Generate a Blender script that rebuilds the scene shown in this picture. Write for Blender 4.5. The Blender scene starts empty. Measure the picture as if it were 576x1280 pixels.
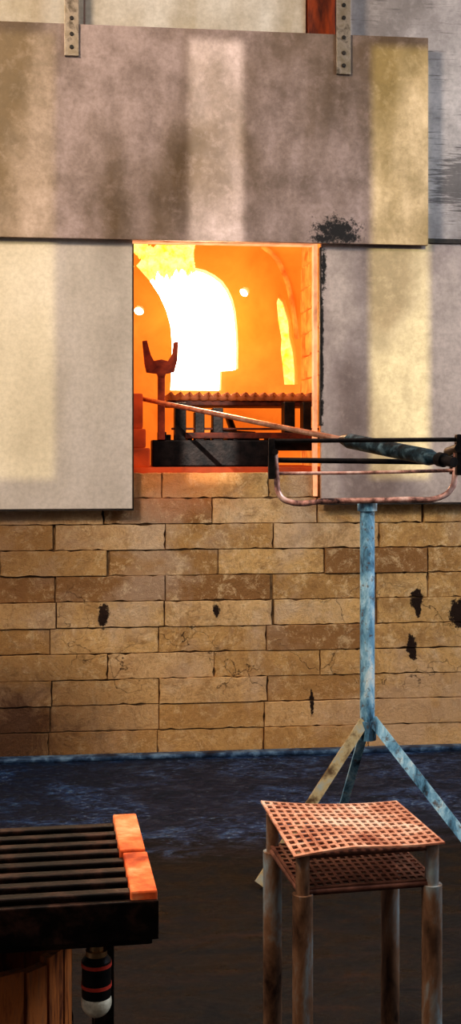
import bpy, bmesh, math, random
from mathutils import Vector, Matrix
random.seed(7)
scene=bpy.context.scene
scene.view_settings.view_transform='Standard'
try: scene.view_settings.look='High Contrast'
except Exception: pass

# ---------------------------------------------------------------- materials
class NT:
    def __init__(s,name):
        s.m=bpy.data.materials.new(name); s.m.use_nodes=True
        s.t=s.m.node_tree; s.b=s.t.nodes['Principled BSDF']
        s.tc=s.t.nodes.new('ShaderNodeTexCoord')
    def n(s,ty,**kw):
        x=s.t.nodes.new(ty)
        for k,v in kw.items(): setattr(x,k,v)
        return x
    def l(s,a,b): s.t.links.new(a,b)
    def noise(s,scale,detail=6,rough=.6,dist=0,stretch=None,off=None):
        n=s.n('ShaderNodeTexNoise'); n.inputs['Scale'].default_value=scale
        n.inputs['Detail'].default_value=detail; n.inputs['Roughness'].default_value=rough
        n.inputs['Distortion'].default_value=dist
        src=s.tc.outputs['Object']
        if stretch or off:
            mp=s.n('ShaderNodeMapping'); mp.inputs['Scale'].default_value=stretch or (1,1,1)
            mp.inputs['Location'].default_value=off or (0,0,0)
            s.l(src,mp.inputs['Vector']); src=mp.outputs['Vector']
        s.l(src,n.inputs['Vector']); return n.outputs['Fac']
    def ramp(s,fac,stops,interp='LINEAR'):
        r=s.n('ShaderNodeValToRGB'); r.color_ramp.interpolation=interp
        e=r.color_ramp.elements
        while len(e)<len(stops): e.new(.5)
        for i,(p,c) in enumerate(stops):
            e[i].position=p; e[i].color=(c[0],c[1],c[2],1)
        s.l(fac,r.inputs['Fac']); return r.outputs['Color']
    def mask(s,fac,a,b):
        r=s.n('ShaderNodeMapRange'); r.inputs['From Min'].default_value=a; r.inputs['From Max'].default_value=b
        s.l(fac,r.inputs['Value']); return r.outputs['Result']
    def mix(s,f,a,b,mode='MIX'):
        x=s.n('ShaderNodeMix',data_type='RGBA',blend_type=mode)
        if isinstance(f,(int,float)): x.inputs[0].default_value=f
        else: s.l(f,x.inputs[0])
        for v,i in ((a,6),(b,7)):
            if isinstance(v,tuple): x.inputs[i].default_value=(v[0],v[1],v[2],1)
            else: s.l(v,x.inputs[i])
        return x.outputs[2]
    def math(s,op,a,b=0):
        x=s.n('ShaderNodeMath',operation=op)
        for v,i in ((a,0),(b,1)):
            if isinstance(v,(int,float)): x.inputs[i].default_value=v
            else: s.l(v,x.inputs[i])
        return x.outputs[0]
    def blob(s,c,rad,nz=None,amt=.0,soft=.55):
        mp=s.n('ShaderNodeMapping'); mp.vector_type='POINT'
        mp.inputs['Location'].default_value=(-c[0]/rad[0],-c[1]/rad[1],-c[2]/rad[2])
        mp.inputs['Scale'].default_value=(1/rad[0],1/rad[1],1/rad[2])
        s.l(s.tc.outputs['Object'],mp.inputs['Vector'])
        ln=s.n('ShaderNodeVectorMath',operation='LENGTH'); s.l(mp.outputs['Vector'],ln.inputs[0])
        v=ln.outputs['Value']
        if nz is not None: v=s.math('ADD',v,s.math('MULTIPLY',s.math('SUBTRACT',nz,.5),amt))
        return s.mask(v,1.0,soft)
    def bump(s,fac,st,dist=.01):
        b=s.n('ShaderNodeBump'); b.inputs['Strength'].default_value=st; b.inputs['Distance'].default_value=dist
        s.l(fac,b.inputs['Height']); s.l(b.outputs['Normal'],s.b.inputs['Normal'])
    def fin(s,col=None,rough=.6,metal=0,emit=None,es=0):
        if col is not None:
            if isinstance(col,tuple): s.b.inputs['Base Color'].default_value=(*col,1)
            else: s.l(col,s.b.inputs['Base Color'])
        if isinstance(rough,(int,float)): s.b.inputs['Roughness'].default_value=rough
        else: s.l(rough,s.b.inputs['Roughness'])
        s.b.inputs['Metallic'].default_value=metal
        if emit is not None:
            if isinstance(emit,tuple): s.b.inputs['Emission Color'].default_value=(*emit,1)
            else: s.l(emit,s.b.inputs['Emission Color'])
            s.b.inputs['Emission Strength'].default_value=es
        return s.m

def simple(name,c1,c2,scale=20,rough=.6,metal=0,lo=.35,hi=.65,bump=.2,c3=None,stretch=None):
    t=NT(name); n=t.noise(scale,8,.65,.3,stretch)
    st=[(lo,c1),(hi,c2)]
    if c3: st=[(lo,c1),((lo+hi)/2,c2),(hi,c3)]
    c=t.ramp(n,st); t.bump(t.noise(scale*3,4),bump,.004)
    return t.fin(c,rough,metal)

def glow(name,c1,c2,scale,es,base=(.4,.12,.03),bump=.5,stretch=None):
    t=NT(name); n=t.noise(scale,6,.6,.4,stretch)
    c=t.ramp(n,[(.3,c1),(.7,c2)]); t.bump(n,bump,.01)
    return t.fin(base,.9,0,c,es)

def panel_mat(name,cA,cB,cC,scorch=None,scr=False,st=(1,1,.4),mo=.45,off=None,bs=3.0):
    t=NT(name)
    big=t.noise(bs,4,.5,.2,st,off); fine=t.noise(60,5,.7); mott=t.noise(9,6,.6,.2); m2=t.noise(22,6,.7,.3,None,(3,1,2))
    c=t.ramp(big,[(.40,cA),(.5,cB),(.60,cC)])
    c=t.mix(t.math('MULTIPLY',t.mask(mott,.42,.66),mo),c,tuple(v*.55 for v in cA))
    c=t.mix(t.math('MULTIPLY',t.mask(m2,.5,.72),mo*.6),c,tuple(min(1,v*1.3) for v in cC))
    c=t.mix(t.math('MULTIPLY',t.mask(fine,.4,.72),.3),c,tuple(v*.45 for v in cA))
    if scorch:
        nz=t.noise(48,9,.85)
        for cc,rr in scorch:
            c=t.mix(t.blob(cc,rr,nz,4.5,.6),c,(.018,.013,.010))
    if scr:
        s=t.noise(6,5,.7,0,(1,1,14))
        c=t.mix(t.math('MULTIPLY',t.mask(s,.57,.68),.7),c,(.09,.08,.07))
        c=t.mix(t.math('MULTIPLY',t.blob((.86,0,2.08),(.12,1,.12),s,4.5,.6),.7),c,(.05,.04,.035))
    t.bump(fine,.15,.003)
    return t.fin(c,.55,.0)

M={}
M['upper']=panel_mat('upper_panel_paint',(.145,.092,.050),(.25,.18,.14),(.41,.31,.275),bs=3.2,
      scorch=[((.37,0,1.875),(.085,1,.05)),((.33,0,1.845),(.05,1,.02)),((.41,0,1.85),(.05,1,.02))])
M['side']=panel_mat('side_panel_paint',(.44,.375,.31),(.54,.465,.39),(.60,.52,.45),mo=.12)
M['sideR']=panel_mat('right_panel_paint',(.26,.195,.17),(.39,.315,.285),(.54,.445,.39),mo=.35,off=(2,0,0),
      scorch=[((.325,0,1.45),(.006,1,.35)),((.33,0,1.74),(.011,1,.09))])
M['board']=panel_mat('board_paint',(.46,.38,.27),(.55,.48,.39),(.66,.60,.52),mo=.3)
M['boardR']=panel_mat('scratched_board',(.31,.27,.25),(.44,.39,.37),(.57,.51,.48),scr=True)
M['dark_edge']=simple('dark_edge',(.01,.008,.006),(.05,.035,.025),30)
M['steel']=simple('bracket_steel',(.14,.11,.08),(.34,.28,.22),25,.45,.5,c3=(.25,.2,.14))
M['rustpost']=simple('rust_post',(.08,.015,.006),(.36,.07,.012),9,.7,0,stretch=(3,3,.6))
M['black']=simple('black_iron',(.004,.004,.005),(.03,.022,.02),30,.45,.5)
M['hotiron']=simple('heated_iron',(.03,.006,.003),(.16,.03,.010),18,.6,.2)
M['forkiron']=simple('fork_iron',(.14,.018,.006),(.38,.07,.02),18,.6,.1)
M['backing']=simple('mortar_dark',(.10,.058,.025),(.24,.15,.075),30,.95)

# brick material with per-brick tint attribute
t=NT('fire_brick')
at=t.n('ShaderNodeAttribute'); at.attribute_name='tint'
n1=t.noise(9,9,.78,.6); n2=t.noise(75,6,.8); n3=t.noise(2.6,5,.6,.2); n4=t.noise(18,9,.85,.3,None,(5,2,1))
c=t.ramp(at.outputs['Fac'],[(0,(.34,.18,.07)),(.25,(.56,.34,.135)),(.7,(.72,.47,.215)),(1,(.68,.47,.29))])
c=t.mix(t.math('MULTIPLY',t.mask(n1,.47,.58),.5),c,(.32,.17,.062))
c=t.mix(t.math('MULTIPLY',t.mask(n4,.51,.60),.6),c,(.84,.64,.39))
c=t.mix(t.math('MULTIPLY',t.mask(n2,.5,.66),.45),c,(.26,.135,.055))
c=t.mix(t.math('MULTIPLY',t.mask(n3,.50,.60),.45),c,(.62,.48,.37))
low=t.blob((.1,0,.05),(2.2,1,.50),n1,.6,.2)
c=t.mix(t.math('MULTIPLY',low,.32),c,(.64,.33,.12))
vo=t.n('ShaderNodeTexVoronoi',feature='DISTANCE_TO_EDGE'); vo.inputs['Scale'].default_value=4.5
ad=t.n('ShaderNodeVectorMath',operation='ADD'); nn=t.n('ShaderNodeTexNoise'); nn.inputs['Scale'].default_value=9; nn.inputs['Detail'].default_value=8
t.l(t.tc.outputs['Object'],nn.inputs['Vector'])
sc=t.n('ShaderNodeVectorMath',operation='SCALE'); sc.inputs['Scale'].default_value=.25
t.l(nn.outputs['Color'],sc.inputs[0]); t.l(t.tc.outputs['Object'],ad.inputs[0]); t.l(sc.outputs[0],ad.inputs[1]); t.l(ad.outputs[0],vo.inputs['Vector'])
crack=t.mask(vo.outputs['Distance'],.006,.001)
zz=t.blob((0,0,.42),(2,1,.22),None,0,.8)
cm=t.math('MULTIPLY',t.math('MULTIPLY',crack,t.mask(t.noise(3.6,2,.5,0,None,(2,0,4)),.46,.54)),zz)
cm=t.math('MULTIPLY',cm,.7)
chipn=t.noise(24,8,.8)
for (u,z,ru,rz) in ((-.455,.50,.018,.042),(-.052,.515,.012,.025),(.685,.552,.026,.035),(.69,.53,.012,.05),(.67,.37,.018,.05),(.84,.49,.03,.055),(.297,.178,.007,.045)):
    cm=t.math('MAXIMUM',cm,t.blob((u,0,z),(ru,1,rz),chipn,3.4,.85))
c=t.mix(cm,c,(.035,.015,.007))
st=t.blob((-.84,0,.08),(.58,1,.42),n1,1.4,.25)
c=t.mix(t.math('MULTIPLY',st,.9),c,(.07,.024,.009))  # shadow in the lower-left corner, painted into the brick colour
st=t.blob((-.80,0,.72),(.45,1,.36),n1,2.0,.3)
c=t.mix(t.math('MULTIPLY',st,.55),c,(.20,.10,.04))
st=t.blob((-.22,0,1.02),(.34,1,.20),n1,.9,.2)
c=t.mix(t.math('MULTIPLY',st,.7),c,(.62,.20,.05))  # furnace glow spilling onto the sill, painted as warm brick colour
h=t.math('SUBTRACT',t.math('ADD',n2,t.math('MULTIPLY',n1,2.0)),t.math('MULTIPLY',cm,2.5)); t.bump(h,.8,.008)
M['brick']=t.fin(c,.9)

M['chamber']=glow('hot_refractory',(.70,.15,.016),(.98,.29,.045),5,.72,(.32,.15,.05))
M['chamberR']=glow('hot_refractory_side',(.30,.06,.010),(1.0,.40,.09),14,.75)
M['hotred']=glow('glowing_hearth',(.10,.012,.003),(.5,.06,.008),9,.6,(.2,.05,.02))
M['yellow']=glow('yellow_hot_fibre',(1.0,.52,.03),(1.0,.92,.32),30,1.3)
M['white']=glow('white_hot_core',(1.0,.88,.62),(1.0,.94,.78),3,9.0)
M['edge']=glow('hot_edge_steel',(.35,.13,.06),(.9,.42,.22),14,.9,(.3,.2,.15))
M['corr']=glow('hot_corrugated',(.14,.03,.010),(.42,.10,.02),20,.55,(.15,.06,.03))

# one continuous concrete floor: blue scale and water near the furnace, brown-black soot further out
t=NT('sooty_wet_concrete')
a=t.noise(9,9,.75,.8,(1,1.8,1)); b=t.noise(46,8,.8,.6,(1,1.6,1)); d=t.noise(2.6,4,.6,.4,(1,1.5,1))
c=t.ramp(a,[(.40,(.003,.006,.016)),(.52,(.014,.036,.095)),(.60,(.035,.095,.20)),(.70,(.14,.24,.33))])
c=t.mix(t.math('MULTIPLY',t.mask(b,.56,.62),.75),c,(.22,.30,.38))
c=t.mix(t.math('MULTIPLY',t.mask(b,.48,.42),.85),c,(.002,.003,.006))
c=t.mix(t.math('MULTIPLY',t.mask(d,.54,.46),.70),c,(.003,.008,.022))
dk=t.ramp(t.noise(5,8,.7,.5,(.6,3.5,1)),[(.42,(.001,.001,.0012)),(.58,(.009,.0035,.002)),(.72,(.040,.013,.005))])
dk=t.mix(t.math('MULTIPLY',t.mask(b,.60,.68),.5),dk,(.07,.035,.025))
sp=t.n('ShaderNodeSeparateXYZ'); t.l(t.tc.outputs['Object'],sp.inputs[0])
yy=t.math('ADD',sp.outputs['Y'],t.math('MULTIPLY',t.math('SUBTRACT',a,.5),.7))
far=t.mask(yy,-1.08,-.90)
c=t.mix(far,dk,c)
t.bump(b,.7,.005)
M['floor']=t.fin(c,t.mask(a,.75,.30),0)
M['kerb']=simple('kerb_blue',(.008,.014,.03),(.04,.075,.13),18,.45,c3=(.16,.24,.32))

t=NT('worn_blue_paint')
a=t.noise(20,8,.7,.4,(1,1,.4)); b=t.noise(60,5,.7)
c=t.ramp(a,[(.34,(.03,.05,.07)),(.44,(.15,.32,.45)),(.54,(.38,.60,.72)),(.64,(.80,.84,.80))])
c=t.mix(t.math('MULTIPLY',t.mask(b,.56,.66),.75),c,(.14,.07,.035))
M['bluepaint']=t.fin(c,.42,.1)
M['tanpaint']=simple('worn_tan_paint',(.12,.07,.03),(.46,.36,.20),24,.6,.1,c3=(.36,.38,.34))
M['legpaint']=simple('stool_leg_paint',(.025,.009,.005),(.24,.14,.085),13,.5,.15,c3=(.32,.42,.46),stretch=(1,1,.35))
M['seat']=simple('rusty_perforated_steel',(.34,.12,.07),(.64,.32,.21),14,.5,.1,c3=(.80,.56,.42))
M['shelf']=simple('rusty_shelf_steel',(.08,.028,.018),(.26,.12,.08),16,.5,.2)
M['cradle']=simple('cradle_steel',(.05,.03,.03),(.60,.33,.27),20,.32,.3,c3=(.85,.62,.54))
M['pipe']=simple('pipe_steel',(.25,.12,.08),(.60,.38,.30),20,.3,.6)
M['handle']=simple('pipe_handle',(.006,.010,.014),(.02,.045,.06),25,.4,.4,c3=(.14,.22,.26))
M['railblk']=simple('bench_black',(.002,.002,.002),(.014,.008,.006),22,.33,.3,c3=(.08,.038,.026))
M['railred']=simple('bench_red_plate',(.36,.045,.012),(.85,.20,.06),12,.5,.05,c3=(.90,.46,.24))
M['wood']=simple('bucket_wood',(.10,.025,.008),(.50,.18,.045),10,.7,stretch=(4,4,.6),c3=(.28,.13,.06))
M['cream']=simple('cream_glass',(.50,.46,.36),(.85,.80,.66),60,.3)
M['redband']=simple('red_band',(.5,.05,.03),(.7,.12,.08),30,.4)
M['brass']=simple('brass_neck',(.35,.2,.08),(.65,.45,.25),20,.3,.8)
M['plaster']=simple('plaster',(.25,.23,.2),(.35,.32,.3),4,.9)
def pane(name,col):
    m=bpy.data.materials.new(name); m.use_nodes=True; nt=m.node_tree
    nt.nodes.remove(nt.nodes['Principled BSDF'])
    tr=nt.nodes.new('ShaderNodeBsdfTransparent'); tr.inputs[0].default_value=(*col,1)
    nt.links.new(tr.outputs[0],nt.nodes['Material Output'].inputs[0]); return m
M['paneL']=pane('pale_amber_sun_tint',(.62,.58,.42)); M['paneY']=pane('amber_sun_tint',(.95,.92,.58)); M['paneC']=pane('clear_window_glass',(.97,.95,.95))  # amber panes are added to tint the two outer sun strips

# ---------------------------------------------------------------- mesh helpers
def box(bm,x0,x1,y0,y1,z0,z1,bev=0):
    r=bmesh.ops.create_cube(bm,size=1)
    bmesh.ops.scale(bm,vec=(x1-x0,y1-y0,z1-z0),verts=r['verts'])
    bmesh.ops.translate(bm,vec=((x0+x1)/2,(y0+y1)/2,(z0+z1)/2),verts=r['verts'])
    if bev:
        ed=list({e for v in r['verts'] for e in v.link_edges})
        bmesh.ops.bevel(bm,geom=ed,offset=bev,segments=2,affect='EDGES',profile=.6)
def rod(bm,a,b,r1,r2=None,seg=20):
    a=Vector(a);b=Vector(b);d=b-a
    r=bmesh.ops.create_cone(bm,cap_ends=True,segments=seg,radius1=r1,radius2=r1 if r2 is None else r2,depth=d.length)
    q=d.to_track_quat('Z','Y').to_matrix().to_4x4()
    bmesh.ops.transform(bm,matrix=Matrix.Translation((a+b)/2)@q,verts=r['verts'])
def bar(bm,a,b,w,t):
    a=Vector(a);b=Vector(b);d=b-a
    r=bmesh.ops.create_cube(bm,size=1)
    bmesh.ops.scale(bm,vec=(w,t,d.length),verts=r['verts'])
    z=d.normalized(); y=Vector((0,1,0)); x=y.cross(z).normalized(); y=z.cross(x)
    m=Matrix((x,y,z)).transposed().to_4x4()
    bmesh.ops.transform(bm,matrix=Matrix.Translation((a+b)/2)@m,verts=r['verts'])
def obj(name,bm,mat,parent=None,smooth=False):
    me=bpy.data.meshes.new(name); bm.to_mesh(me); bm.free()
    o=bpy.data.objects.new(name,me); scene.collection.objects.link(o)
    me.materials.append(mat)
    if smooth:
        for p in me.polygons: p.use_smooth=True
        try: me.set_sharp_from_angle(angle=math.radians(40))
        except Exception: pass
    if parent: o.parent=parent
    return o
def mk(name,mat,fn,parent=None,smooth=False):
    bm=bmesh.new(); fn(bm); return obj(name,bm,mat,parent,smooth)
def empty(name,loc=(0,0,0),rz=0):
    e=bpy.data.objects.new(name,None); scene.collection.objects.link(e)
    e.location=loc; e.rotation_euler=(0,0,rz); e.empty_display_size=.1; return e
def tube(name,pts,r,mat,parent=None,seg=10):
    cu=bpy.data.curves.new(name,'CURVE'); cu.dimensions='3D'; cu.bevel_depth=r; cu.bevel_resolution=4; cu.use_fill_caps=True
    s=cu.splines.new('BEZIER'); s.bezier_points.add(len(pts)-1)
    for i,p in enumerate(pts):
        bp=s.bezier_points[i]; bp.co=p
        bp.handle_left_type=bp.handle_right_type='AUTO'
    cu.materials.append(mat)
    o=bpy.data.objects.new(name,cu); scene.collection.objects.link(o)
    dg=bpy.context.evaluated_depsgraph_get(); me=bpy.data.meshes.new_from_object(o.evaluated_get(dg))
    bpy.data.objects.remove(o)
    o=bpy.data.objects.new(name,me); scene.collection.objects.link(o)
    if not me.materials: me.materials.append(mat)
    for p in me.polygons: p.use_smooth=True
    if parent:o.parent=parent
    return o
def holed_slab(name,outer,holes,y,th,mat,parent):
    """slab in XZ plane with shaped holes; front face at y"""
    cu=bpy.data.curves.new(name,'CURVE'); cu.dimensions='2D'; cu.fill_mode='BOTH'; cu.extrude=th/2
    for poly in [outer]+holes:
        s=cu.splines.new('POLY'); s.points.add(len(poly)-1); s.use_cyclic_u=True
        for i,(x,z) in enumerate(poly): s.points[i].co=(x,z,0,1)
    o=bpy.data.objects.new(name,cu); scene.collection.objects.link(o)
    dg=bpy.context.evaluated_depsgraph_get(); me=bpy.data.meshes.new_from_object(o.evaluated_get(dg))
    bpy.data.objects.remove(o)
    me.transform(Matrix.Translation((0,y+th/2,0))@Matrix.Rotation(math.pi/2,4,'X'))
    me.materials.clear(); me.materials.append(mat)
    o=bpy.data.objects.new(name,me); scene.collection.objects.link(o); o.parent=parent
    return o

TH=math.radians(6.5); FL=(0,4.32,0)
# ---------------------------------------------------------------- furnace
F=empty('glass_furnace',FL,TH)
bm=bmesh.new(); lay=bm.faces.layers.float.new('tint')
ch=.092; L=.385
for i in range(11):
    off=(-.628+ (0 if i%2==0 else .195))
    x=off-4*L+random.uniform(-.014,.014)
    while x<1.75:
        l=L+random.uniform(-.006,.006)
        if random.random()<.08: l=L*.5
        g=random.choice([.002,.002,.003,.003,.004,.012,.016]) if i>4 else random.choice([.001,.002,.003])
        before=set(bm.faces)
        yj=random.uniform(-.006,.005); zj=random.uniform(-.001,.001)
        x0,x1=x+g/2,x+l-g/2
        n=18
        z0=i*ch+.0005+zj; z1=(i+1)*ch-.0005+zj
        def wob(): return random.random()**6*.006
        pts=[(x0+(x1-x0)*k/n, z0+wob()) for k in range(n+1)]
        pts+=[(x1-wob(), z0+(z1-z0)*k/5) for k in (1,2,3,4)]
        pts+=[(x1-(x1-x0)*k/n, z1-wob()) for k in range(n+1)]
        pts+=[(x0+wob(), z1-(z1-z0)*k/5) for k in (1,2,3,4)]
        cx=(x0+x1)/2; cz=(z0+z1)/2
        A_=[bm.verts.new((px+(.002 if px<cx else -.002)*(1 if abs(px-cx)>(x1-x0)*.46 else 0),yj,pz+(.0015 if pz<cz else -.0015))) for px,pz in pts]
        B_=[bm.verts.new((px,yj+.003,pz)) for px,pz in pts]
        C_=[bm.verts.new((px,.15,pz)) for px,pz in pts]
        bm.faces.new(A_)
        m=len(pts)
        for k in range(m):
            q=(k+1)%m
            bm.faces.new((A_[q],A_[k],B_[k],B_[q])); bm.faces.new((B_[q],B_[k],C_[k],C_[q]))
        tv=random.random()*.8+.1
        if random.random()<.12: tv=.0
        for f in bm.faces:
            if f not in before: f[lay]=tv
        x+=l
bmesh.ops.recalc_face_normals(bm,faces=bm.faces)
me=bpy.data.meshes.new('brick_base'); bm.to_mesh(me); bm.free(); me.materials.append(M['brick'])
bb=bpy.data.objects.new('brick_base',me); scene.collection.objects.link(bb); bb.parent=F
mk('brick_core',M['backing'],lambda b: box(b,-1.85,1.7,.008,.9,.0,1.005),F)
# chamber
def chamb(b):
    box(b,-.62,-.40,.03,.95,1.012,2.3)
    box(b,-.62,.62,.03,.95,1.95,2.3)
mk('chamber_shell',M['chamber'],chamb,F)
def chR(b):
    z=1.012;i=0
    while z<1.95:
        y=.05-(.07 if i%2 else 0)
        while y<.62:
            box(b,.362+random.uniform(-.005,.005),.60,max(y,.05)+.002,min(y+.14,.62)-.002,z+.002,z+.088,.004); y+=.14
        z+=.092;i+=1
    box(b,.39,.62,.04,.95,1.012,1.95)
mk('chamber_side_bricks',M['chamberR'],chR,F)
hole=[(-.178,1.336),(-.174,1.43),(-.172,1.526),(-.178,1.60),(-.195,1.66),(-.222,1.72),(-.262,1.78),(-.318,1.842),(-.275,1.89),(-.235,1.93),(-.082,1.93),(-.0798,1.838),
 (-.035,1.828),(.005,1.808),(.035,1.785),(.060,1.75),(.078,1.71),(.09,1.66),(.096,1.60),(.10,1.52),(.099,1.425),(.075,1.418),(.031,1.415),(.029,1.336)]
def circ(x,z,r,n=20): return [(x+r*math.cos(2*math.pi*k/n),z+r*math.sin(2*math.pi*k/n)) for k in range(n)]
slit=[(.292,1.362),(.285,1.44),(.277,1.50),(.280,1.55),(.267,1.62),(.260,1.70),(.272,1.735),(.295,1.71),(.320,1.63),(.325,1.56),(.340,1.50),(.347,1.42),(.348,1.362)]
holed_slab('arched_inner_wall',[(-.42,1.0),(.40,1.0),(.40,1.96),(-.42,1.96)],[hole,circ(-.305,1.661,.02),circ(.128,1.743,.02),slit],.60,.08,M['chamber'],F)
pts=[(.20,1.93),(.25,1.89),(.29,1.82),(.315,1.74),(.33,1.66),(.345,1.55)]
tube('arch_rib',[(x,.60,z) for x,z in pts],.010,M['chamberR'],F)
mk('white_hot_chamber',M['white'],lambda b: box(b,-.5,.22,.80,.84,1.1,2.1),F)
mk('yellow_hot_wall',M['yellow'],lambda b: box(b,.23,.42,.72,.76,1.2,1.9),F)
def fib(b):
    r=bmesh.ops.create_grid(b,x_segments=40,y_segments=24,size=.5)
    for v in r['verts']:
        x=v.co.x+.5; y=v.co.y+.5
        low=1.775+.05*x+.012*math.sin(x*19)+.010*math.sin(x*47+1)+.008*math.sin(x*83)
        if x<.3: low=1.84-.065*x/.3
        v.co=Vector((-.33+.25*x, .59+.02*math.sin(y*6+x*5)+.012*random.random(), low+(1.95-low)*y))
fo=mk('ceramic_fibre_lining',M['yellow'],fib,F,True)
sm=fo.modifiers.new('s','SOLIDIFY'); sm.thickness=.012
mk('hearth_slab',M['hotred'],lambda b: box(b,-.40,.39,.05,.95,1.008,1.03,.004),F)
def jamb(b):
    box(b,-.40,-.285,.07,.30,1.03,1.10,.008)
    box(b,-.40,-.30,.09,.32,1.10,1.17,.008)
    box(b,-.40,-.31,.11,.34,1.17,1.30,.008)
mk('glowing_jamb_bricks',M['hotred'],jamb,F)
def edge(b):
    box(b,.302,.316,-.012,.03,.925,1.85,.002)
    box(b,-.50,.30,-.02,.03,1.833,1.85,.002)
mk('door_frame_angle',M['edge'],edge,F)
def rack(b):
    box(b,-.273,.166,.16,.30,1.03,1.13,.006)
    box(b,.166,.345,.22,.32,1.09,1.145,.004)
    for u,w,z0,z1 in ((-.167,.042,1.12,1.27),(-.095,.036,1.12,1.235),(-.026,.038,1.12,1.25),(.2455,.04,1.12,1.275),(.313,.03,1.12,1.275),(-.235,.03,1.1,1.16),(.08,.10,1.12,1.15)):
        box(b,u-w/2,u+w/2,.18,.26,z0,z1,.003)
    for u in (-.21,-.13,-.06,.02,.12): box(b,u-.008,u+.008,.20,.55,1.12,1.15,.002)
    rod(b,(-.05,.20,1.16),(.12,.24,1.15),.012); rod(b,(.05,.3,1.15),(.05,.5,1.22),.014)
mk('burner_rack',M['black'],rack,F)
def rail(b):
    box(b,-.15,.36,.17,.185,1.135,1.158,.003)
    box(b,-.20,.36,.19,.205,1.168,1.176,.002)
    box(b,-.21,.36,.28,.56,1.262,1.282,.003)
mk('rack_rails',M['hotiron'],rail,F)
def corr(b):
    n=140; rows=[]
    for j,y in enumerate((.27,.57)):
        rows.append([b.verts.new((-.206+.566*k/n,y,1.306+.008*math.sin(2*math.pi*(.566*k/n)/.036))) for k in range(n+1)])
    for k in range(n): b.faces.new((rows[0][k],rows[0][k+1],rows[1][k+1],rows[1][k]))
co=mk('corrugated_tray',M['corr'],corr,F,True)
sm=co.modifiers.new('s','SOLIDIFY'); sm.thickness=.018; sm.offset=-1

def bl(b):
    box(b,-2.4,-.525,.0,.03,1.80,3.3,.002); box(b,-.519,.275,.0,.03,1.95,3.3,.002)
mk('backing_board_light',M['board'],bl,F)
mk('backing_board_scratched',M['boardR'],lambda b:(box(b,.385,2.4,.0,.03,1.86,3.3,.002)),F)
mk('rusty_post',M['rustpost'],lambda b: box(b,.280,.380,-.02,.05,1.95,3.3,.003),F)

# panels (sliding doors of the furnace)
def place(o): o.location=FL; o.rotation_euler=(0,0,TH)
o=mk('heat_shield_panel',M['upper'],lambda b: box(b,-1.35,.706,-.085,-.068,1.829,2.575,.002)); place(o)
o=mk('heat_shield_panel.001',M['side'],lambda b: box(b,-1.35,-.353,-.05,-.028,.886,1.86,.002)); place(o)
o=mk('heat_shield_panel.002',M['sideR'],lambda b: box(b,.322,1.45,-.05,-.028,.902,1.845,.002)); place(o)
def trimL(b):
    box(b,-.3525,-.349,-.052,-.026,.884,1.82); box(b,-1.35,-.349,-.052,-.026,.880,.8855)
mk('panel_edge_trim',M['dark_edge'],trimL,F)
mk('panel_edge_trim_right',M['dark_edge'],lambda b:(box(b,.317,.3215,-.052,-.026,1.18,1.82),box(b,.5,1.45,-.06,-.026,1.842,1.858),box(b,.322,1.45,-.052,-.026,.896,.9015)),F)
for nm,u0,u1,zb in (('hanging_bracket',-.59,-.54,2.46),('hanging_bracket.001',.368,.42,2.43)):
    e=empty(nm,FL,TH)
    mk('strap',M['steel'],lambda b: box(b,u0,u1,-.097,-.087,zb,3.3,.002),e)
    def hole_discs(b):  # dark discs standing in for the holes in the strap
        for z in (zb+.03,zb+.075,zb+.13,zb+.2,zb+.245):
            rod(b,((u0+u1)/2,-.101,z),((u0+u1)/2,-.09,z),.007,seg=10)
    mk('hole_discs',M['dark_edge'],hole_discs,e)

# fork rest in furnace mouth
K=empty('fork_rest',FL,TH)
bm=bmesh.new()
prof=[(-.012,0.0),(-.016,.015),(-.055,.020),(-.062,.05),(-.070,.135),(-.054,.138),(-.040,.085),(-.028,.062),(.0,.068),(.024,.062),(.040,.088),(.046,.132),(.062,.135),(.060,.07),(.048,.022),(.016,.015),(.012,0)]
vs=[bm.verts.new((-.240+x,.15,1.36+z)) for x,z in prof]; f=bm.faces.new(vs)
r=bmesh.ops.extrude_face_region(bm,geom=[f]); bmesh.ops.translate(bm,vec=(0,.025,0),verts=[v for v in r['geom'] if isinstance(v,bmesh.types.BMVert)])
obj('fork_head',bm,M['forkiron'],K)
mk('post',M['forkiron'],lambda b:(box(b,-.253,-.227,.15,.175,1.13,1.37,.003)),K)

# ---------------------------------------------------------------- blowpipe
A=Vector((-.377,4.6,1.296)); B=Vector((.549,2.95,1.065))
P=empty('blowpipe')
P0=A+(B-A)*.04
mk('tube',M['pipe'],lambda b: rod(b,P0,A+(B-A)*.76,.0085),P,True)
def hd(b):
    rod(b,A+(B-A)*.745,A+(B-A)*.765,.012,.021); rod(b,A+(B-A)*.765,A+(B-A)*.95,.021,.021)
    rod(b,A+(B-A)*.95,A+(B-A)*.965,.021,.013)
mk('handle_grip',M['handle'],hd,P,True)
mk('end_cap',M['black'],lambda b:(rod(b,A+(B-A)*.965,A+(B-A)*1.0,.013),rod(b,A+(B-A)*.97,A+(B-A)*.98,.018)),P,True)

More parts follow.
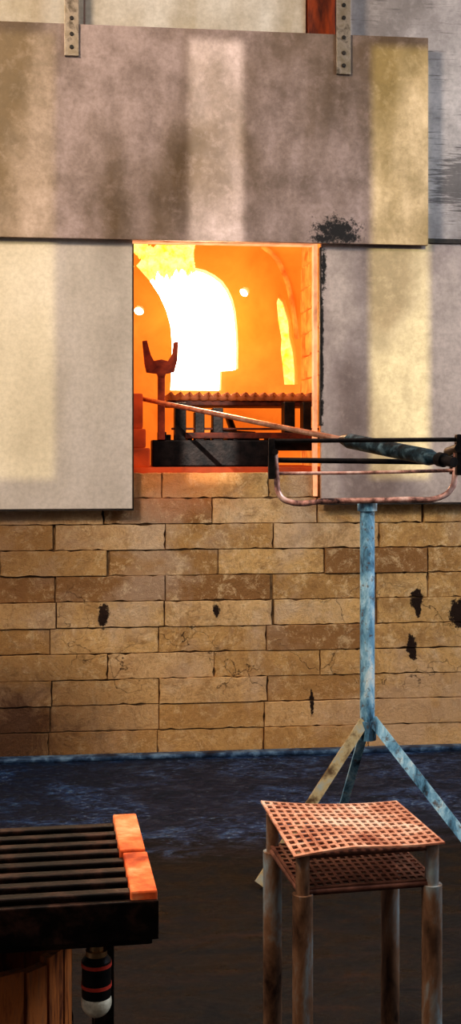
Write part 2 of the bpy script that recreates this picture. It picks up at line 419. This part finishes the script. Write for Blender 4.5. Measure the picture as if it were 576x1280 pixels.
# ---------------------------------------------------------------- pipe stand
S=empty('pipe_stand')
mk('post',M['bluepaint'],lambda b:(rod(b,(.359,3.15,.345),(.359,3.15,.945),.0195),rod(b,(.359,3.15,.935),(.359,3.15,.957),.026)),S,True)
mk('joint_collar',M['bluepaint'],lambda b: rod(b,(.359,3.15,.335),(.359,3.15,.385),.023),S,True)
mk('leg_1',M['tanpaint'],lambda b: bar(b,(.350,3.14,.385),(.072,3.0,.009),.026,.012),S)
mk('leg_2',M['bluepaint'],lambda b: bar(b,(.370,3.14,.390),(.676,3.0,.009),.028,.012),S)
mk('leg_3',M['bluepaint'],lambda b: bar(b,(.355,3.16,.365),(.30,3.42,.006),.022,.012),S)
tube('cradle_bar',[(.115,3.12,1.095),(.120,3.12,1.03),(.128,3.12,.978),(.150,3.12,.961),(.25,3.12,.962),(.45,3.12,.966),(.545,3.12,.972),(.575,3.12,.995),(.584,3.12,1.04),(.587,3.12,1.10)],.0075,M['cradle'],S)
tube('cradle_mid_rail',[(.122,3.12,1.034),(.35,3.12,1.036),(.584,3.12,1.042)],.0045,M['cradle'],S)
def rods(b):
    rod(b,(.10,3.10,1.118),(.60,3.10,1.122),.0055); rod(b,(.10,3.2,1.068),(.60,3.2,1.062),.007)
    rod(b,(.587,3.08,1.10),(.587,3.24,1.09),.012)
    rod(b,(.115,3.08,1.09),(.115,3.24,1.085),.008)
    box(b,.098,.114,3.085,3.12,1.02,1.125,.002); box(b,.582,.598,3.085,3.12,1.03,1.135,.002)
    box(b,.10,.115,3.19,3.21,1.02,1.08,.002);  box(b,.585,.60,3.19,3.21,1.03,1.08,.002)
mk('cradle_rollers',M['black'],rods,S,False)

# ---------------------------------------------------------------- stool
T=empty('perforated_stool',(.106,1.938,0),math.radians(11.5))
def perf(nx,ny,w,d,z,x0,y0,curl):
    def f(b):
        xs=[];ys=[]
        cx=w/nx; cy=d/ny
        for i in range(nx): xs+= [i*cx, i*cx+cx*.38]
        xs+=[w,w+.004]
        for j in range(ny): ys+=[j*cy, j*cy+cy*.40]
        ys+=[d,d+.004]
        V={}
        for i,x in enumerate(xs):
            for j,y in enumerate(ys):
                s=x/w; q=y/d
                zz=z+curl*(-.006*max(0,(1-s)-.6)*(1-q)*4 + .012*max(0,1-s*2)**2*q + .0025*math.sin(s*5+.6))
                V[i,j]=b.verts.new((x0+x,y0+y,zz))
        for i in range(len(xs)-1):
            for j in range(len(ys)-1):
                if i%2==1 and j%2==1 and i<2*nx and j<2*ny: continue
                b.faces.new((V[i,j],V[i+1,j],V[i+1,j+1],V[i,j+1]))
    return f
st=mk('seat',M['seat'],perf(17,12,.254,.236,.449,-.004,-.002,1),T); m_=st.modifiers.new('s','SOLIDIFY'); m_.thickness=.003
sh=mk('lower_shelf',M['shelf'],perf(16,11,.231,.211,.385,.008,.008,.3),T); m_=sh.modifiers.new('s','SOLIDIFY'); m_.thickness=.003
def fr(z,r):
    def f(b):
        c=[(.012,.012),(.238,.012),(.238,.222),(.012,.222)]
        for k in range(4): rod(b,(*c[k],z),(*c[(k+1)%4],z),r)
    return f
mk('seat_frame',M['shelf'],fr(.436,.005),T,True); mk('shelf_frame',M['shelf'],fr(.377,.006),T,True)
for k,(x,y) in enumerate([(.014,.012),(.236,.012),(.236,.222),(.014,.222)]):
    mk('leg_%d'%(k+1),M['legpaint'],lambda b:(rod(b,(x,y,.36),(x,y,.442),.0115),rod(b,(x,y,0),(x,y,.375),.0170)),T,True)

# ---------------------------------------------------------------- bench
Bn=empty('slatted_steel_bench',(-.098,1.613,0),math.radians(9))
def slats(b):
    for k in range(8):
        y=.012+k*.041
        box(b,-.95,-.028,y,y+.021,.478,.500,.003)
mk('slats',M['railblk'],slats,Bn)
mk('end_plates',M['railred'],lambda b:(box(b,-.036,0,.0,.158,.490,.506,.003),box(b,-.040,-.002,.163,.338,.490,.508,.003)),Bn)
def apron(b):
    box(b,-.95,.001,-.006,.006,.442,.494,.002); box(b,-.95,0,.326,.338,.448,.490,.002); box(b,-.012,0,.0,.33,.44,.492,.002)
    box(b,-.95,-.94,.0,.33,.44,.492,.002); box(b,-.5,-.49,.0,.33,.44,.48,.002)
    box(b,-.94,-.005,.02,.32,.425,.447,.003)
mk('frame',M['railblk'],apron,Bn)
def bl_(b):
    for x in (-.06,-.92):
        for y in (.23,.30) if x>-.1 else (.02,.30): box(b,x-.015,x+.015,y-.012,y+.012,0,.445,.002)
mk('legs',M['railblk'],bl_,Bn)
W=empty('hanging_work_light',(-.187,1.675,0))
mk('neck',M['brass'],lambda b:(rod(b,(0,0,.385),(0,0,.4245),.010),rod(b,(0,0,.392),(0,0,.40),.015)),W,True)
mk('body',M['black'],lambda b:(rod(b,(0,0,.336),(0,0,.386),.0205),rod(b,(0,0,.386),(0,0,.394),.0205,.014)),W,True)
def bands(b):
    for z in (.352,.381): rod(b,(0,0,z-.0025),(0,0,z+.0025),.0215)
mk('bands',M['redband'],bands,W,True)
def dome(b):
    r=bmesh.ops.create_uvsphere(b,u_segments=24,v_segments=14,radius=.0215)
    for v in r['verts']:
        if v.co.z>0: v.co.z=min(v.co.z,.012)*1.0
        v.co.z+=.328
mk('dome',M['cream'],dome,W,True)
U=empty('wooden_bucket',(-.385,1.80,0))
def staves(b):
    n=22
    for k in range(n):
        a=2*math.pi*k/n; R=.138; w=2*math.pi*R/n*.94; h=.365+random.uniform(-.006,.004)
        r=bmesh.ops.create_cube(b,size=1); bmesh.ops.scale(b,vec=(w,.016,h),verts=r['verts'])
        bmesh.ops.transform(b,matrix=Matrix.Rotation(a,4,'Z')@Matrix.Translation((0,R,h/2)),verts=r['verts'])
    rod(b,(0,0,.01),(0,0,.03),.135,seg=24)
mk('staves',M['wood'],staves,U)
def hoops(b):
    for z in (.07,.23):
        r=bmesh.ops.create_cone(b,cap_ends=False,segments=44,radius1=.148,radius2=.148,depth=.014)
        bmesh.ops.translate(b,vec=(0,0,z),verts=r['verts'])
mk('hoops',M['black'],hoops,U,True)

# ---------------------------------------------------------------- room
o=mk('floor',M['floor'],lambda b: box(b,-3.2,3.2,-6.6,1.1,-.08,.0)); place(o)
o=mk('trim_kerb',M['kerb'],lambda b: box(b,-2.3,2.3,-.05,-.008,.0,.016,.006)); place(o)
o=mk('wall_front',M['plaster'],lambda b: box(b,-3.0,3.0,.97,1.05,0,3.6)); place(o)
wb=empty('wall_back',(0,4.32,0),TH)
wins=[(-.83,-.625),(-.155,.035),(.50,.72)]
holes=[[(a,2.66),(b_,2.66),(b_,4.21),(a,4.21)] for a,b_ in wins]
holed_slab('wall_plaster',[(-4.5,0),(4.5,0),(4.5,5.6),(-4.5,5.6)],holes,-6.32,.04,M['plaster'],wb)
for k,(a,b_) in enumerate(wins):
    mk('window_%d'%(k+1),(M['paneL'],M['paneC'],M['paneY'])[k],lambda b: box(b,a-.0,b_+.0,-6.303,-6.300,2.66,4.21),wb)
# ---------------------------------------------------------------- lights
sun=bpy.data.lights.new('sun','SUN'); sun.energy=2.5; sun.angle=math.radians(.35); sun.color=(1,.97,.88)
so=bpy.data.objects.new('sun',sun); scene.collection.objects.link(so)
el=math.radians(15); d=Vector((-math.sin(TH)*math.cos(el),math.cos(TH)*math.cos(el),-math.sin(el)))
so.rotation_euler=d.to_track_quat('-Z','Y').to_euler(); so.location=(0,-3,5)
def area(name,loc,tgt,size,e,col):
    l=bpy.data.lights.new(name,'AREA'); l.energy=e; l.size=size; l.color=col
    o=bpy.data.objects.new(name,l); scene.collection.objects.link(o); o.location=loc
    o.rotation_euler=(Vector(tgt)-Vector(loc)).to_track_quat('-Z','Y').to_euler()
area('blue_fill_right',(2.6,2.2,2.4),(.3,3.2,.4),1.0,42,(.70,.85,1))  # added fill light: blue floor tint and highlights, no window modelled here
area('warm_fill_left',(-1.6,1.2,3.3),(0,4.2,.5),.6,85,(1,.84,.66))  # added warm fill to brighten the bricks, not a lamp of the room
pl=bpy.data.lights.new('furnace_fire','POINT'); pl.energy=6; pl.color=(1,.55,.18); pl.shadow_soft_size=.08
po=bpy.data.objects.new('furnace_fire',pl); scene.collection.objects.link(po); po.location=(-.05,4.72,1.6)
w=bpy.data.worlds.new('World'); scene.world=w; w.use_nodes=True
bg=w.node_tree.nodes['Background']; bg.inputs[0].default_value=(1,.93,.92,1); bg.inputs[1].default_value=.52

# ---------------------------------------------------------------- camera
cam=bpy.data.cameras.new('camera'); cam.sensor_fit='AUTO'; cam.sensor_width=36; cam.lens=1500/1280*36; cam.shift_y=-80/1280
c=bpy.data.objects.new('camera',cam); scene.collection.objects.link(c); c.location=(0,0,1.1); c.rotation_euler=(math.pi/2,0,0)
scene.camera=c
